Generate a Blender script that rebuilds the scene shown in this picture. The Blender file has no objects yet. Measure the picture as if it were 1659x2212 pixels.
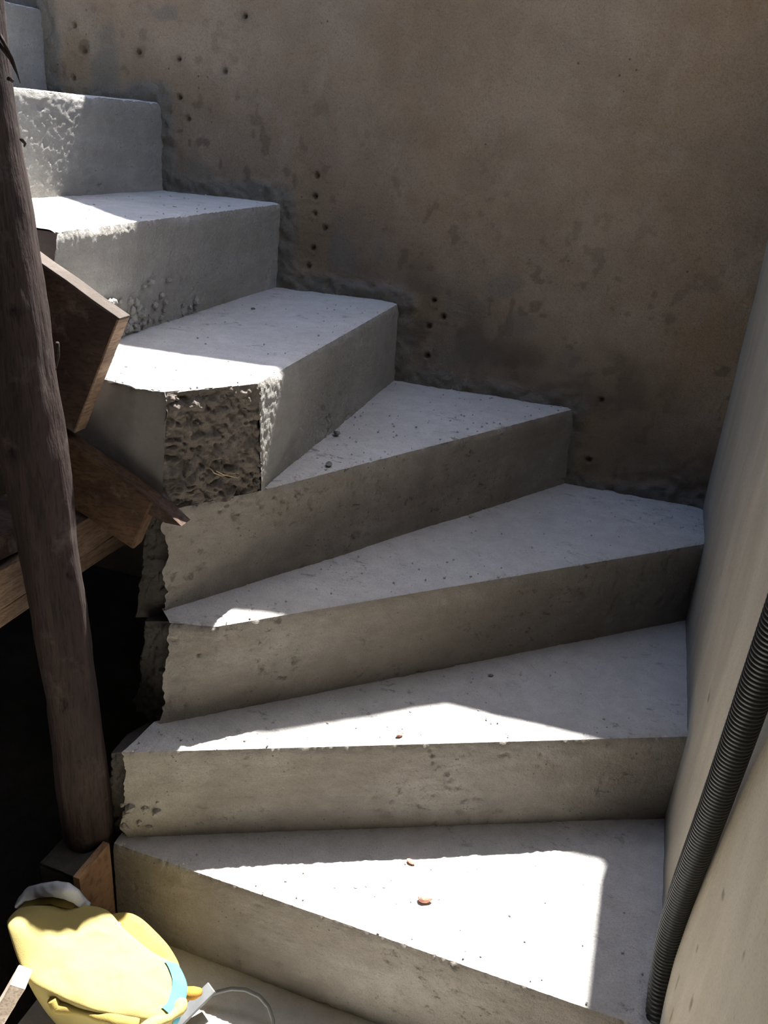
import bpy, bmesh, math, random
import numpy as np
from mathutils import Matrix, Vector

random.seed(7)
scene = bpy.context.scene
col = scene.collection

# ------------------------------------------------------------------ camera
CAM = np.array([-0.1607, -1.8209, 1.2322])
RIGHT = np.array([0.94209542, 0.32838516, 0.06796616])
UP = np.array([-0.19438129, 0.36959455, 0.90863402])
FWD = np.array([-0.27326201, 0.8692313, -0.41202527])
F_PX, W_PX, H_PX = 1789.46, 1659.0, 2212.0
cd = bpy.data.cameras.new('camera')
cam = bpy.data.objects.new('camera', cd)
col.objects.link(cam)
cd.sensor_fit = 'HORIZONTAL'
cd.sensor_width = 36.0
cd.lens = F_PX / W_PX * 36.0
cd.clip_start = 0.02
cam.matrix_world = Matrix((
    (RIGHT[0], UP[0], -FWD[0], CAM[0]),
    (RIGHT[1], UP[1], -FWD[1], CAM[1]),
    (RIGHT[2], UP[2], -FWD[2], CAM[2]),
    (0, 0, 0, 1)))
scene.camera = cam

# ------------------------------------------------------------------ sky, sun, exposure
RAY = Vector((-0.06, -0.475, -1.0)).normalized()      # the way the sunlight travels
world = bpy.data.worlds.new('world')
scene.world = world
world.use_nodes = True
wn = world.node_tree
bg = wn.nodes['Background']
sky = wn.nodes.new('ShaderNodeTexSky')
sky.sky_type = 'NISHITA'
sky.sun_disc = False
sky.sun_elevation = math.asin(-RAY.z)
sky.sun_rotation = math.atan2(-RAY.x, -RAY.y)
sky.air_density = 1.0
sky.dust_density = 1.2
sky.ozone_density = 1.0
wn.links.new(sky.outputs[0], bg.inputs[0])
bg.inputs[1].default_value = 0.275
sd = bpy.data.lights.new('sun', 'SUN')
sun = bpy.data.objects.new('sun', sd)
col.objects.link(sun)
sun.location = (0.5, 2.0, 5.0)
sun.rotation_euler = RAY.to_track_quat('-Z', 'Y').to_euler()
sd.energy = 17.0
sd.angle = math.radians(0.75)
sd.color = (1.0, 0.965, 0.915)
vs = scene.view_settings
vs.view_transform = 'Standard'
vs.look = 'None'
vs.gamma = 1.0
vs.use_curve_mapping = False
vs.exposure = 0.86

# ------------------------------------------------------------------ helpers
def at(px, py, axis, val):
    """point of the plane axis=val that a pixel of the photograph shows"""
    d = FWD + RIGHT * (px - W_PX / 2) / F_PX - UP * (py - H_PX / 2) / F_PX
    return CAM + d * (val - CAM[axis]) / d[axis]

def at_plane(px, py, p0, n):
    d = FWD + RIGHT * (px - W_PX / 2) / F_PX - UP * (py - H_PX / 2) / F_PX
    return CAM + d * (((np.array(p0) - CAM) @ n) / (d @ n))

def _hash(ix, iy, iz, s):
    h = (ix.astype(np.int64) * 374761393 + iy.astype(np.int64) * 668265263 +
         iz.astype(np.int64) * 2147483647 + s * 974634539) & 0xFFFFFFFF
    h = ((h ^ (h >> 13)) * 1274126177) & 0xFFFFFFFF
    h = h ^ (h >> 16)
    return (h & 0xFFFF) / 32767.5 - 1.0

def vnoise(p, scale, s=0):
    q = np.asarray(p) * scale + 100.0
    i = np.floor(q)
    f = q - i
    f = f * f * (3 - 2 * f)
    i = i.astype(np.int64)
    o = 0
    for dx in (0, 1):
        for dy in (0, 1):
            for dz in (0, 1):
                w = (f[..., 0] if dx else 1 - f[..., 0]) * (f[..., 1] if dy else 1 - f[..., 1]) * (f[..., 2] if dz else 1 - f[..., 2])
                o = o + w * _hash(i[..., 0] + dx, i[..., 1] + dy, i[..., 2] + dz, s)
    return o

def fbm(p, scale, oct=4, s=0, gain=0.5):
    a, o, t = 1.0, 0, 0
    for k in range(oct):
        o = o + a * vnoise(p, scale * 2.03 ** k, s + k * 17)
        t += a
        a *= gain
    return o / t

def sstep(a, b, x):
    t = np.clip((x - a) / (b - a), 0, 1)
    return t * t * (3 - 2 * t)

def tag(o, label=None, cat=None, group=None, kind=None):
    if label: o['label'] = label
    if cat: o['category'] = cat
    if group: o['group'] = group
    if kind: o['kind'] = kind
    return o

def empty(name, loc):
    o = bpy.data.objects.new(name, None)
    col.objects.link(o)
    o.empty_display_size = 0.05
    o.location = loc
    return o

def world_loc(o):
    l = Vector((0, 0, 0))
    while o is not None:
        l = l + o.location
        o = o.parent
    return np.array(l)

def mesh_obj(name, verts, faces, mat, parent=None, smooth=True, origin=None, attr=None):
    """one mesh object; verts are world coordinates"""
    verts = np.asarray(verts, dtype=np.float64)
    if origin is None:
        origin = world_loc(parent) if parent is not None else np.zeros(3)
    origin = np.array(origin, dtype=float)
    v = (verts - origin).astype(np.float32)
    me = bpy.data.meshes.new(name)
    if isinstance(faces, np.ndarray):
        n, k = faces.shape
        me.vertices.add(len(v))
        me.vertices.foreach_set('co', v.ravel())
        me.loops.add(n * k)
        me.loops.foreach_set('vertex_index', faces.astype(np.int32).ravel())
        me.polygons.add(n)
        me.polygons.foreach_set('loop_start', np.arange(0, n * k, k, dtype=np.int32))
        me.polygons.foreach_set('loop_total', np.full(n, k, dtype=np.int32))
        me.update(calc_edges=True)
    else:
        me.from_pydata([tuple(map(float, q)) for q in v], [], faces)
        me.update()
    me.validate()
    if smooth:
        me.polygons.foreach_set('use_smooth', np.ones(len(me.polygons), dtype=bool))
    if attr:
        for an, av in attr.items():
            a = me.attributes.new(an, 'FLOAT', 'POINT')
            a.data.foreach_set('value', np.asarray(av, dtype=np.float32))
    if mat: me.materials.append(mat)
    o = bpy.data.objects.new(name, me)
    col.objects.link(o)
    if parent is not None:
        o.parent = parent
        o.location = origin - world_loc(parent)
    else:
        o.location = origin
    return o

def grid_faces(nu, nv, off=0, flip=False, close_u=False):
    i = np.arange(nu if close_u else nu - 1)
    j = np.arange(nv - 1)
    I, J = np.meshgrid(i, j, indexing='ij')
    I2 = (I + 1) % nu
    a = I * nv + J; b = I2 * nv + J; c = I2 * nv + J + 1; d = I * nv + J + 1
    f = np.stack([a, b, c, d], -1).reshape(-1, 4) + off
    return f[:, ::-1] if flip else f

def polyline(pts, brk, u):
    pts = np.asarray(pts, float)
    return np.stack([np.interp(u, brk, pts[:, k]) for k in range(3)], -1)

def rnd_spacing(n):
    """grid parameters that gather towards both ends"""
    t = np.linspace(0, 1, n)
    return 0.7 * t + 0.3 * (3 * t * t - 2 * t ** 3)

def resample(pts, n):
    """closed Catmull-Rom"""
    pts = np.asarray(pts, float); m = len(pts)
    o = []
    for k in range(n):
        t = k * m / n; i = int(t); f = t - i
        a, b, c, d = (pts[(i + j - 1) % m] for j in range(4))
        o.append(0.5 * (2 * b + (c - a) * f + (2 * a - 5 * b + 4 * c - d) * f * f + (3 * b - a - 3 * c + d) * f ** 3))
    return np.array(o)

def tube(path, radii, seg=12, noise_amp=0.0, noise_scale=30, cap=True, s=3):
    path = np.asarray(path, float); n = len(path)
    radii = np.broadcast_to(np.asarray(radii, float), (n,))
    tan = np.gradient(path, axis=0); tan /= np.linalg.norm(tan, axis=1)[:, None]
    ref = np.array([0, 0, 1.0]) if abs(tan[0][2]) < 0.9 else np.array([0, 1.0, 0])
    V = []
    a = np.cross(tan[0], ref); a /= np.linalg.norm(a)
    ang = np.linspace(0, 2 * np.pi, seg, endpoint=False)
    for k in range(n):
        a = a - tan[k] * (a @ tan[k]); a /= np.linalg.norm(a)
        b = np.cross(tan[k], a)
        V.append(path[k] + radii[k] * (np.cos(ang)[:, None] * a + np.sin(ang)[:, None] * b))
    V = np.array(V)
    if noise_amp:
        d = V - path[:, None, :]
        nn = vnoise(V, noise_scale, s)
        V = path[:, None, :] + d * (1 + noise_amp * nn)[..., None]
    f = grid_faces(n, seg)
    # close around
    I = np.arange(n - 1)
    wrap = np.stack([I * seg + seg - 1, (I + 1) * seg + seg - 1, (I + 1) * seg, I * seg], -1)
    f = np.concatenate([f, wrap])
    V = V.reshape(-1, 3)
    if cap:
        c0, c1 = len(V), len(V) + 1
        V = np.concatenate([V, path[:1], path[-1:]])
        j = np.arange(seg); j2 = (j + 1) % seg
        # triangles written as degenerate-free quads are not needed: use fan of tris in list form
        fl = [tuple(x) for x in f]
        fl += [(c0, int(b), int(a_)) for a_, b in zip(j2, j)][::-1]
        fl += [(c1, int((n - 1) * seg + a_), int((n - 1) * seg + b)) for a_, b in zip(j2, j)]
        return V, fl
    return V, f

def box_verts(p0, ax, ay, az):
    """box from a corner and three edge vectors"""
    p0, ax, ay, az = (np.array(q, float) for q in (p0, ax, ay, az))
    v = [p0 + i * ax + j * ay + k * az for i in (0, 1) for j in (0, 1) for k in (0, 1)]
    f = [(0, 1, 3, 2), (4, 6, 7, 5), (0, 4, 5, 1), (2, 3, 7, 6), (0, 2, 6, 4), (1, 5, 7, 3)]
    if np.dot(np.cross(ax, ay), az) < 0: f = [q[::-1] for q in f]
    return v, f

def board(name, p0, ax, ay, az, mat, parent=None, cuts=14, rough=0.0015, bevel=0.002, s=0, origin=None):
    """a sawn board: bevelled, subdivided along its length and slightly uneven"""
    v, f = box_verts(p0, ax, ay, az)
    bm = bmesh.new()
    bv = [bm.verts.new(q) for q in v]
    for q in f: bm.faces.new([bv[i] for i in q])
    bm.normal_update()
    bmesh.ops.bevel(bm, geom=bm.edges[:], offset=bevel, segments=2, affect='EDGES', profile=0.6)
    L = max(ax, ay, az, key=lambda q: np.linalg.norm(q))
    L = np.array(L, float); ln = np.linalg.norm(L); L /= ln
    for k in range(1, cuts):
        bmesh.ops.bisect_plane(bm, geom=bm.verts[:] + bm.edges[:] + bm.faces[:], plane_co=Vector(np.array(p0) + L * ln * k / cuts), plane_no=Vector(L))
    P = np.array([q.co[:] for q in bm.verts])
    D = np.stack([fbm(P, 25, 3, s + 5), fbm(P, 25, 3, s + 55), fbm(P, 25, 3, s + 105)], -1) * rough
    P = P + D
    fl = [[q.index for q in ff.verts] for ff in bm.faces] if not bm.verts.index_update() else []
    bm.free()
    return mesh_obj(name, P, fl, mat, parent, smooth=False, origin=origin)

# ------------------------------------------------------------------ materials
class NT:
    def __init__(self, name):
        self.m = bpy.data.materials.new(name)
        self.m.use_nodes = True
        self.t = self.m.node_tree
        self.b = self.t.nodes['Principled BSDF']
        tc = self.t.nodes.new('ShaderNodeTexCoord')
        self.co = tc.outputs['Object']
    def n(self, kind, **kw):
        q = self.t.nodes.new('ShaderNode' + kind)
        for k, v in kw.items(): setattr(q, k, v)
        return q
    def link(self, a, b): self.t.links.new(a, b)
    def mapping(self, scale=(1, 1, 1), rot=(0, 0, 0)):
        q = self.n('Mapping')
        q.inputs['Scale'].default_value = scale
        q.inputs['Rotation'].default_value = rot
        self.link(self.co, q.inputs['Vector'])
        return q.outputs[0]
    def noise(self, scale, detail=5, rough=0.55, vec=None, dist=0.0):
        q = self.n('TexNoise')
        q.inputs['Scale'].default_value = scale
        q.inputs['Detail'].default_value = detail
        q.inputs['Roughness'].default_value = rough
        q.inputs['Distortion'].default_value = dist
        self.link(vec if vec is not None else self.co, q.inputs['Vector'])
        return q.outputs['Fac']
    def voronoi(self, scale, vec=None, feature='F1'):
        q = self.n('TexVoronoi', feature=feature)
        q.inputs['Scale'].default_value = scale
        self.link(vec if vec is not None else self.co, q.inputs['Vector'])
        return q.outputs['Distance']
    def ramp(self, fac, stops):
        q = self.n('ValToRGB')
        e = q.color_ramp.elements
        while len(e) < len(stops): e.new(0.5)
        for el, (p, c) in zip(e, stops):
            el.position = p
            el.color = (c, c, c, 1) if isinstance(c, (int, float)) else (*c, 1)
        self.link(fac, q.inputs[0])
        return q.outputs[0]
    def mix(self, fac, a, b, mode='MIX'):
        q = self.n('Mix', data_type='RGBA', blend_type=mode)
        for sock, v in ((q.inputs[0], fac), (q.inputs[6], a), (q.inputs[7], b)):
            if isinstance(v, (int, float)): sock.default_value = v
            elif isinstance(v, tuple): sock.default_value = (*v, 1)
            else: self.link(v, sock)
        return q.outputs[2]
    def math(self, op, a, b=0.0):
        q = self.n('Math', operation=op)
        for sock, v in ((q.inputs[0], a), (q.inputs[1], b)):
            if isinstance(v, (int, float)): sock.default_value = v
            else: self.link(v, sock)
        return q.outputs[0]
    def attr(self, name):
        q = self.n('Attribute', attribute_name=name)
        return q.outputs['Fac']
    def bump(self, h, strength, dist=0.002, prev=None):
        q = self.n('Bump')
        q.inputs['Strength'].default_value = strength
        q.inputs['Distance'].default_value = dist
        self.link(h, q.inputs['Height'])
        if prev is not None: self.link(prev, q.inputs['Normal'])
        return q.outputs[0]
    def out(self, colour, rough=0.9, normal=None, spec=0.2):
        if isinstance(colour, tuple): self.b.inputs['Base Color'].default_value = (*colour, 1)
        else: self.link(colour, self.b.inputs['Base Color'])
        if isinstance(rough, (int, float)): self.b.inputs['Roughness'].default_value = rough
        else: self.link(rough, self.b.inputs['Roughness'])
        self.b.inputs['Specular IOR Level'].default_value = spec
        if normal is not None: self.link(normal, self.b.inputs['Normal'])
        return self.m

def concrete(name, light, dark, pore=0.5, streak=None, grain=0.6, flake=None, rough_bump=1.0, bscale=120):
    m = NT(name)
    big = m.noise(3.2, 6, 0.6)
    c = m.mix(m.ramp(big, [(0.34, 0.0), (0.66, 1.0)]), dark, light)
    mid = m.noise(28, 5, 0.65)
    c = m.mix(m.ramp(mid, [(0.38, 0.35), (0.6, 0.0)]), c, tuple(x * 0.72 for x in dark))
    if streak:
        sv = m.mapping(streak)
        st = m.noise(5, 6, 0.6, sv)
        c = m.mix(m.ramp(st, [(0.40, 0.38), (0.60, 0.0)]), c, tuple(x * y for x, y in zip(dark, (0.80, 0.76, 0.70))))
        st2 = m.noise(23, 3, 0.5, sv)
        c = m.mix(m.ramp(st2, [(0.50, 0.0), (0.75, 0.12)]), c, tuple(min(1, x * 1.25) for x in light))
    if flake:
        fl = m.noise(30, 8, 0.75, m.mapping(flake), 0.4)
        gate = m.noise(5.5, 3, 0.5)
        k = m.math('MULTIPLY', m.ramp(fl, [(0.56, 0.0), (0.64, 1.0)]), m.ramp(gate, [(0.49, 0.0), (0.60, 0.9)]))
        c = m.mix(k, c, tuple(x * 0.42 for x in dark))
    fine = m.noise(420, 3, 0.7)
    c = m.mix(m.ramp(fine, [(0.36, 0.35 * grain), (0.5, 0.0)]), c, tuple(x * 0.55 for x in dark))
    pv = m.voronoi(95)
    pg = m.noise(14, 3, 0.6)
    pmask = m.math('MULTIPLY', m.ramp(pv, [(0.10, 1.0), (0.19, 0.0)]), m.ramp(pg, [(0.52, 0.0), (0.62, 1.0)]))
    c = m.mix(m.math('MULTIPLY', pmask, pore), c, tuple(x * 0.45 for x in dark))
    b = m.bump(pmask, -0.8 * pore if pore else 0.0, 0.004)
    b = m.bump(m.noise(bscale, 6, 0.7), 0.55 * rough_bump, 0.004, b)
    b = m.bump(fine, 0.45 * rough_bump, 0.0015, b)
    return m.out(c, 0.95, b, 0.1)

M = {}
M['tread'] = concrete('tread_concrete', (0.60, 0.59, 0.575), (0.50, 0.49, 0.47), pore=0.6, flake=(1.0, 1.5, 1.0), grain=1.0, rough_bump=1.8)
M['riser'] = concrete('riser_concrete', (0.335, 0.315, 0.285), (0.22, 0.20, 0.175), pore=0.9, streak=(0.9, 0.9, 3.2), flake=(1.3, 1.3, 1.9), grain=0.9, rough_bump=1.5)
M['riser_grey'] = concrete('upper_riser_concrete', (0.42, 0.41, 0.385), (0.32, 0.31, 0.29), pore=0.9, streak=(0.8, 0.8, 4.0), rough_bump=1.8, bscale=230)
M['rough'] = concrete('broken_concrete', (0.225, 0.198, 0.172), (0.13, 0.11, 0.095), pore=0.8, rough_bump=2.2)
M['form'] = concrete('formed_concrete', (0.20, 0.19, 0.175), (0.16, 0.15, 0.136), pore=0.2, grain=0.3, rough_bump=0.5)
M['shade_dark'] = concrete('shade_dark_concrete', (0.085, 0.078, 0.07), (0.042, 0.038, 0.034), pore=0.3)  # concrete of the kerb and inner ends, their shade put into the colour
M['floor'] = concrete('floor_screed', (0.58, 0.56, 0.52), (0.48, 0.46, 0.42), pore=0.3)
M['understair'] = concrete('understair_floor', (0.05, 0.042, 0.034), (0.02, 0.017, 0.014), pore=0.2, rough_bump=2.0)  # near-black base colour for the floor under the stairs
M['ceiling'] = concrete('ceiling_concrete', (0.16, 0.145, 0.125), (0.11, 0.10, 0.085))

def back_wall_mat():
    m = NT('earthy_render')
    big = m.noise(1.7, 7, 0.62, None, 0.4)
    c = m.mix(m.ramp(big, [(0.35, 0.0), (0.62, 1.0)]), (0.355, 0.262, 0.170), (0.455, 0.375, 0.295))
    blot = m.noise(5.5, 6, 0.65)
    c = m.mix(m.ramp(blot, [(0.42, 0.40), (0.56, 0.0)]), c, (0.28, 0.22, 0.165))
    rag = m.noise(11, 6, 0.7, m.mapping((1.0, 1.0, 0.7)))
    c = m.mix(m.ramp(rag, [(0.54, 0.0), (0.68, 0.40)]), c, (0.48, 0.43, 0.37))
    low_dark = m.attr('low_dark')
    c = m.mix(low_dark, c, (0.155, 0.122, 0.092))
    mort = m.attr('mortar')
    c = m.mix(mort, c, (0.25, 0.235, 0.205))
    tan_ = m.attr('bare')
    c = m.mix(tan_, c, (0.37, 0.285, 0.18))
    rust = m.attr('rust')
    c = m.mix(rust, c, (0.06, 0.042, 0.028))
    fine = m.noise(300, 4, 0.7)
    c = m.mix(m.ramp(fine, [(0.36, 0.3), (0.5, 0.0)]), c, (0.13, 0.10, 0.075))
    sp = m.voronoi(38)
    spg = m.noise(7, 3)
    k = m.math('MULTIPLY', m.ramp(sp, [(0.05, 1.0), (0.11, 0.0)]), m.ramp(spg, [(0.55, 0.0), (0.62, 0.8)]))
    c = m.mix(k, c, (0.09, 0.075, 0.06))
    b = m.bump(m.noise(38, 7, 0.78), 1.0, 0.010)
    b = m.bump(m.noise(170, 5, 0.75), 1.0, 0.005, b)
    return m.out(c, 0.92, b, 0.15)
M['wall'] = back_wall_mat()

def right_wall_mat():
    m = NT('brushed_render')
    sv = m.mapping((1.0, 4.0, 0.9))
    st = m.noise(3.0, 6, 0.55, sv, 0.5)
    c = m.mix(m.ramp(st, [(0.30, 0.0), (0.72, 1.0)]), (0.36, 0.315, 0.245), (0.46, 0.41, 0.33))
    big = m.noise(2.2, 5, 0.6)
    c = m.mix(m.ramp(big, [(0.40, 0.4), (0.58, 0.0)]), c, (0.31, 0.285, 0.245))
    scv = m.mapping((1.0, 5.5, 1.3))
    sc = m.noise(11, 4, 0.6, scv)
    c = m.mix(m.ramp(sc, [(0.70, 0.0), (0.735, 0.55)]), c, (0.15, 0.12, 0.085))
    grey = m.attr('mortar')
    c = m.mix(grey, c, (0.27, 0.27, 0.255))
    c = m.mix(m.attr('scuff'), c, (0.14, 0.115, 0.085))
    fine = m.noise(330, 3, 0.7)
    c = m.mix(m.ramp(fine, [(0.36, 0.22), (0.5, 0.0)]), c, (0.16, 0.135, 0.10))
    b = m.bump(m.noise(60, 6, 0.65, m.mapping((1, 2.5, 0.8))), 0.4, 0.004)
    b = m.bump(fine, 0.3, 0.0015, b)
    return m.out(c, 0.9, b, 0.15)
M['wall_right'] = right_wall_mat()

def wood(name, light, dark, axis_scale, rough_bump=0.5, dust=0.30):
    m = NT(name)
    v = m.mapping(axis_scale)
    g = m.noise(7, 6, 0.6, v, 0.6)
    c = m.mix(m.ramp(g, [(0.36, 0.0), (0.64, 1.0)]), dark, light)
    g2 = m.noise(60, 4, 0.6, v)
    c = m.mix(m.ramp(g2, [(0.36, 0.6), (0.52, 0.0)]), c, tuple(x * 0.5 for x in dark))
    d = m.noise(16, 5, 0.7)
    c = m.mix(m.ramp(d, [(0.56, 0.0), (0.72, dust)]), c, (0.28, 0.25, 0.22))
    b = m.bump(g2, rough_bump, 0.0025)
    b = m.bump(m.noise(200, 4, 0.6), 0.3, 0.001, b)
    return m.out(c, 0.85, b, 0.2)
M['bark'] = wood('pole_bark', (0.038, 0.025, 0.022), (0.017, 0.011, 0.010), (5.0, 5.0, 0.55), 0.9, dust=0.12)
M['bark_pale'] = wood('stripped_bark', (0.30, 0.19, 0.13), (0.16, 0.095, 0.065), (5.0, 5.0, 0.55), 0.6)
M['plank_dark'] = wood('dark_plank', (0.075, 0.048, 0.036), (0.036, 0.023, 0.019), (1.2, 5, 3.0))
M['plank_brown'] = wood('brown_timber', (0.10, 0.058, 0.033), (0.046, 0.026, 0.016), (1.2, 5, 3.0))
M['plank_pale'] = wood('pale_plank', (0.27, 0.185, 0.13), (0.15, 0.10, 0.07), (5, 0.8, 5))
M['plank_orange'] = wood('orange_plywood', (0.36, 0.22, 0.12), (0.25, 0.15, 0.085), (4, 1.0, 1.0), 0.3)
M['dust'] = concrete('cement_dust', (0.115, 0.10, 0.088), (0.06, 0.05, 0.044), pore=0.2)
M['batten'] = wood('pale_batten', (0.62, 0.54, 0.46), (0.42, 0.34, 0.27), (4, 0.8, 4))

def cloth(name, a, b_, weave=900, rib=None):
    m = NT(name)
    c = m.mix(m.noise(9, 4, 0.6), a, b_)
    w = m.noise(weave, 2, 0.5)
    c = m.mix(m.ramp(w, [(0.35, 0.2), (0.5, 0.0)]), c, tuple(x * 0.6 for x in b_))
    b = m.bump(w, 0.3, 0.001)
    if rib:
        q = m.n('TexWave')
        q.inputs['Scale'].default_value = rib
        q.inputs['Distortion'].default_value = 1.5
        q.bands_direction = 'Z'
        m.link(m.co, q.inputs['Vector'])
        b = m.bump(q.outputs['Fac'], 0.5, 0.002, b)
    return m.out(c, 0.9, b, 0.1)
M['yellow'] = cloth('yellow_cloth', (0.30, 0.25, 0.10), (0.27, 0.222, 0.085))
M['yellow_dark'] = cloth('ochre_cloth', (0.27, 0.21, 0.065), (0.23, 0.175, 0.05))
M['white_band'] = cloth('pale_blue_white_cloth', (0.50, 0.53, 0.58), (0.40, 0.42, 0.47), rib=25)
M['cyan'] = cloth('cyan_cloth', (0.075, 0.25, 0.31), (0.06, 0.20, 0.26))
M['yellow_shade'] = cloth('yellow_shade_cloth', (0.28, 0.23, 0.11), (0.20, 0.16, 0.08))  # yellow cloth of the flap, darkened in colour for the shadow on it
M['pink'] = cloth('pink_cloth', (0.55, 0.18, 0.36), (0.45, 0.14, 0.30))
M['orange'] = cloth('orange_cloth', (0.40, 0.20, 0.04), (0.32, 0.15, 0.03))

def plain(name, c, rough, spec=0.4, metal=0.0, bump=0.2):
    m = NT(name)
    n = m.noise(45, 4, 0.6)
    cc = m.mix(m.ramp(n, [(0.4, 0.0), (0.65, 1.0)]), tuple(x * 0.8 for x in c), c)
    b = m.bump(m.noise(260, 3, 0.6), bump, 0.0006)
    o = m.out(cc, rough, b, spec)
    m.b.inputs['Metallic'].default_value = metal
    return o
M['conduit'] = plain('black_plastic', (0.012, 0.0125, 0.012), 0.45, 0.35)
M['conduit_dusty'] = plain('dusty_black_plastic', (0.06, 0.06, 0.055), 0.75, 0.3)
M['grey_metal'] = plain('dull_grey_metal', (0.11, 0.115, 0.12), 0.55, 0.4, 0.2)
M['grey_strap'] = plain('grey_plastic_strap', (0.13, 0.135, 0.13), 0.5)
M['wire'] = plain('rusty_wire', (0.42, 0.33, 0.20), 0.5, 0.5, 0.5)
M['brick'] = plain('red_brick', (0.52, 0.27, 0.20), 0.9, 0.1)
M['pebble'] = plain('grey_pebble', (0.20, 0.19, 0.175), 0.9, 0.1)

# ------------------------------------------------------------------ heights and plan of the winding stair
Z = [0.0, 0.1834, 0.3596, 0.5352, 0.7116, 0.8907, 1.0787, 1.2674, 1.4441]
def wx(y): return 0.0160 * abs(y)          # the right wall leans away very slightly

# ------------------------------------------------------------------ back wall
# unseen top profile, open to the sky; trapezoid shaped for the shadows it casts
PROFILE = [(-3.2, 1.76), (-1.41, 1.76), (-1.33, 1.86), (-0.95, 2.40), (-0.65, 2.36), (-0.51, 2.27), (-0.41, 2.08), (-0.29, 1.86), (0.25, 1.79)]
STEPLINE = [(-2.2, Z[8]), (-1.645, Z[8]), (-1.645, Z[7]), (-1.334, Z[7]), (-1.334, Z[6]), (-1.033, Z[6]), (-1.033, Z[5]), (-0.735, Z[5]),
            (-0.735, Z[4]), (-0.309, Z[4]), (-0.309, Z[3]), (0.0, Z[3])]
HOLES = [(-1.559, 1.414), (-1.535, 1.364), (-1.57, 1.307), (-1.286, 1.357), (-1.289, 1.281), (-1.268, 1.238), (-1.123, 1.444), (-1.172, 1.339),
         (-0.945, 1.143), (-0.948, 1.1), (-0.948, 1.064), (-0.923, 1.035), (-0.95, 0.989), (-0.962, 0.947), (-0.653, 0.906), (-0.628, 0.873),
         (-0.661, 0.848), (-0.657, 0.781), (-0.255, 0.74), (-0.259, 0.6), (-1.39, 1.367)]
def seg_dist(X, Zz, pts):
    best = np.full(X.shape, 9.0)
    for (x0, z0), (x1, z1) in zip(pts[:-1], pts[1:]):
        dx, dz = x1 - x0, z1 - z0
        t = np.clip(((X - x0) * dx + (Zz - z0) * dz) / (dx * dx + dz * dz + 1e-9), 0, 1)
        best = np.minimum(best, np.hypot(X - x0 - t * dx, Zz - z0 - t * dz))
    return best

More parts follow.
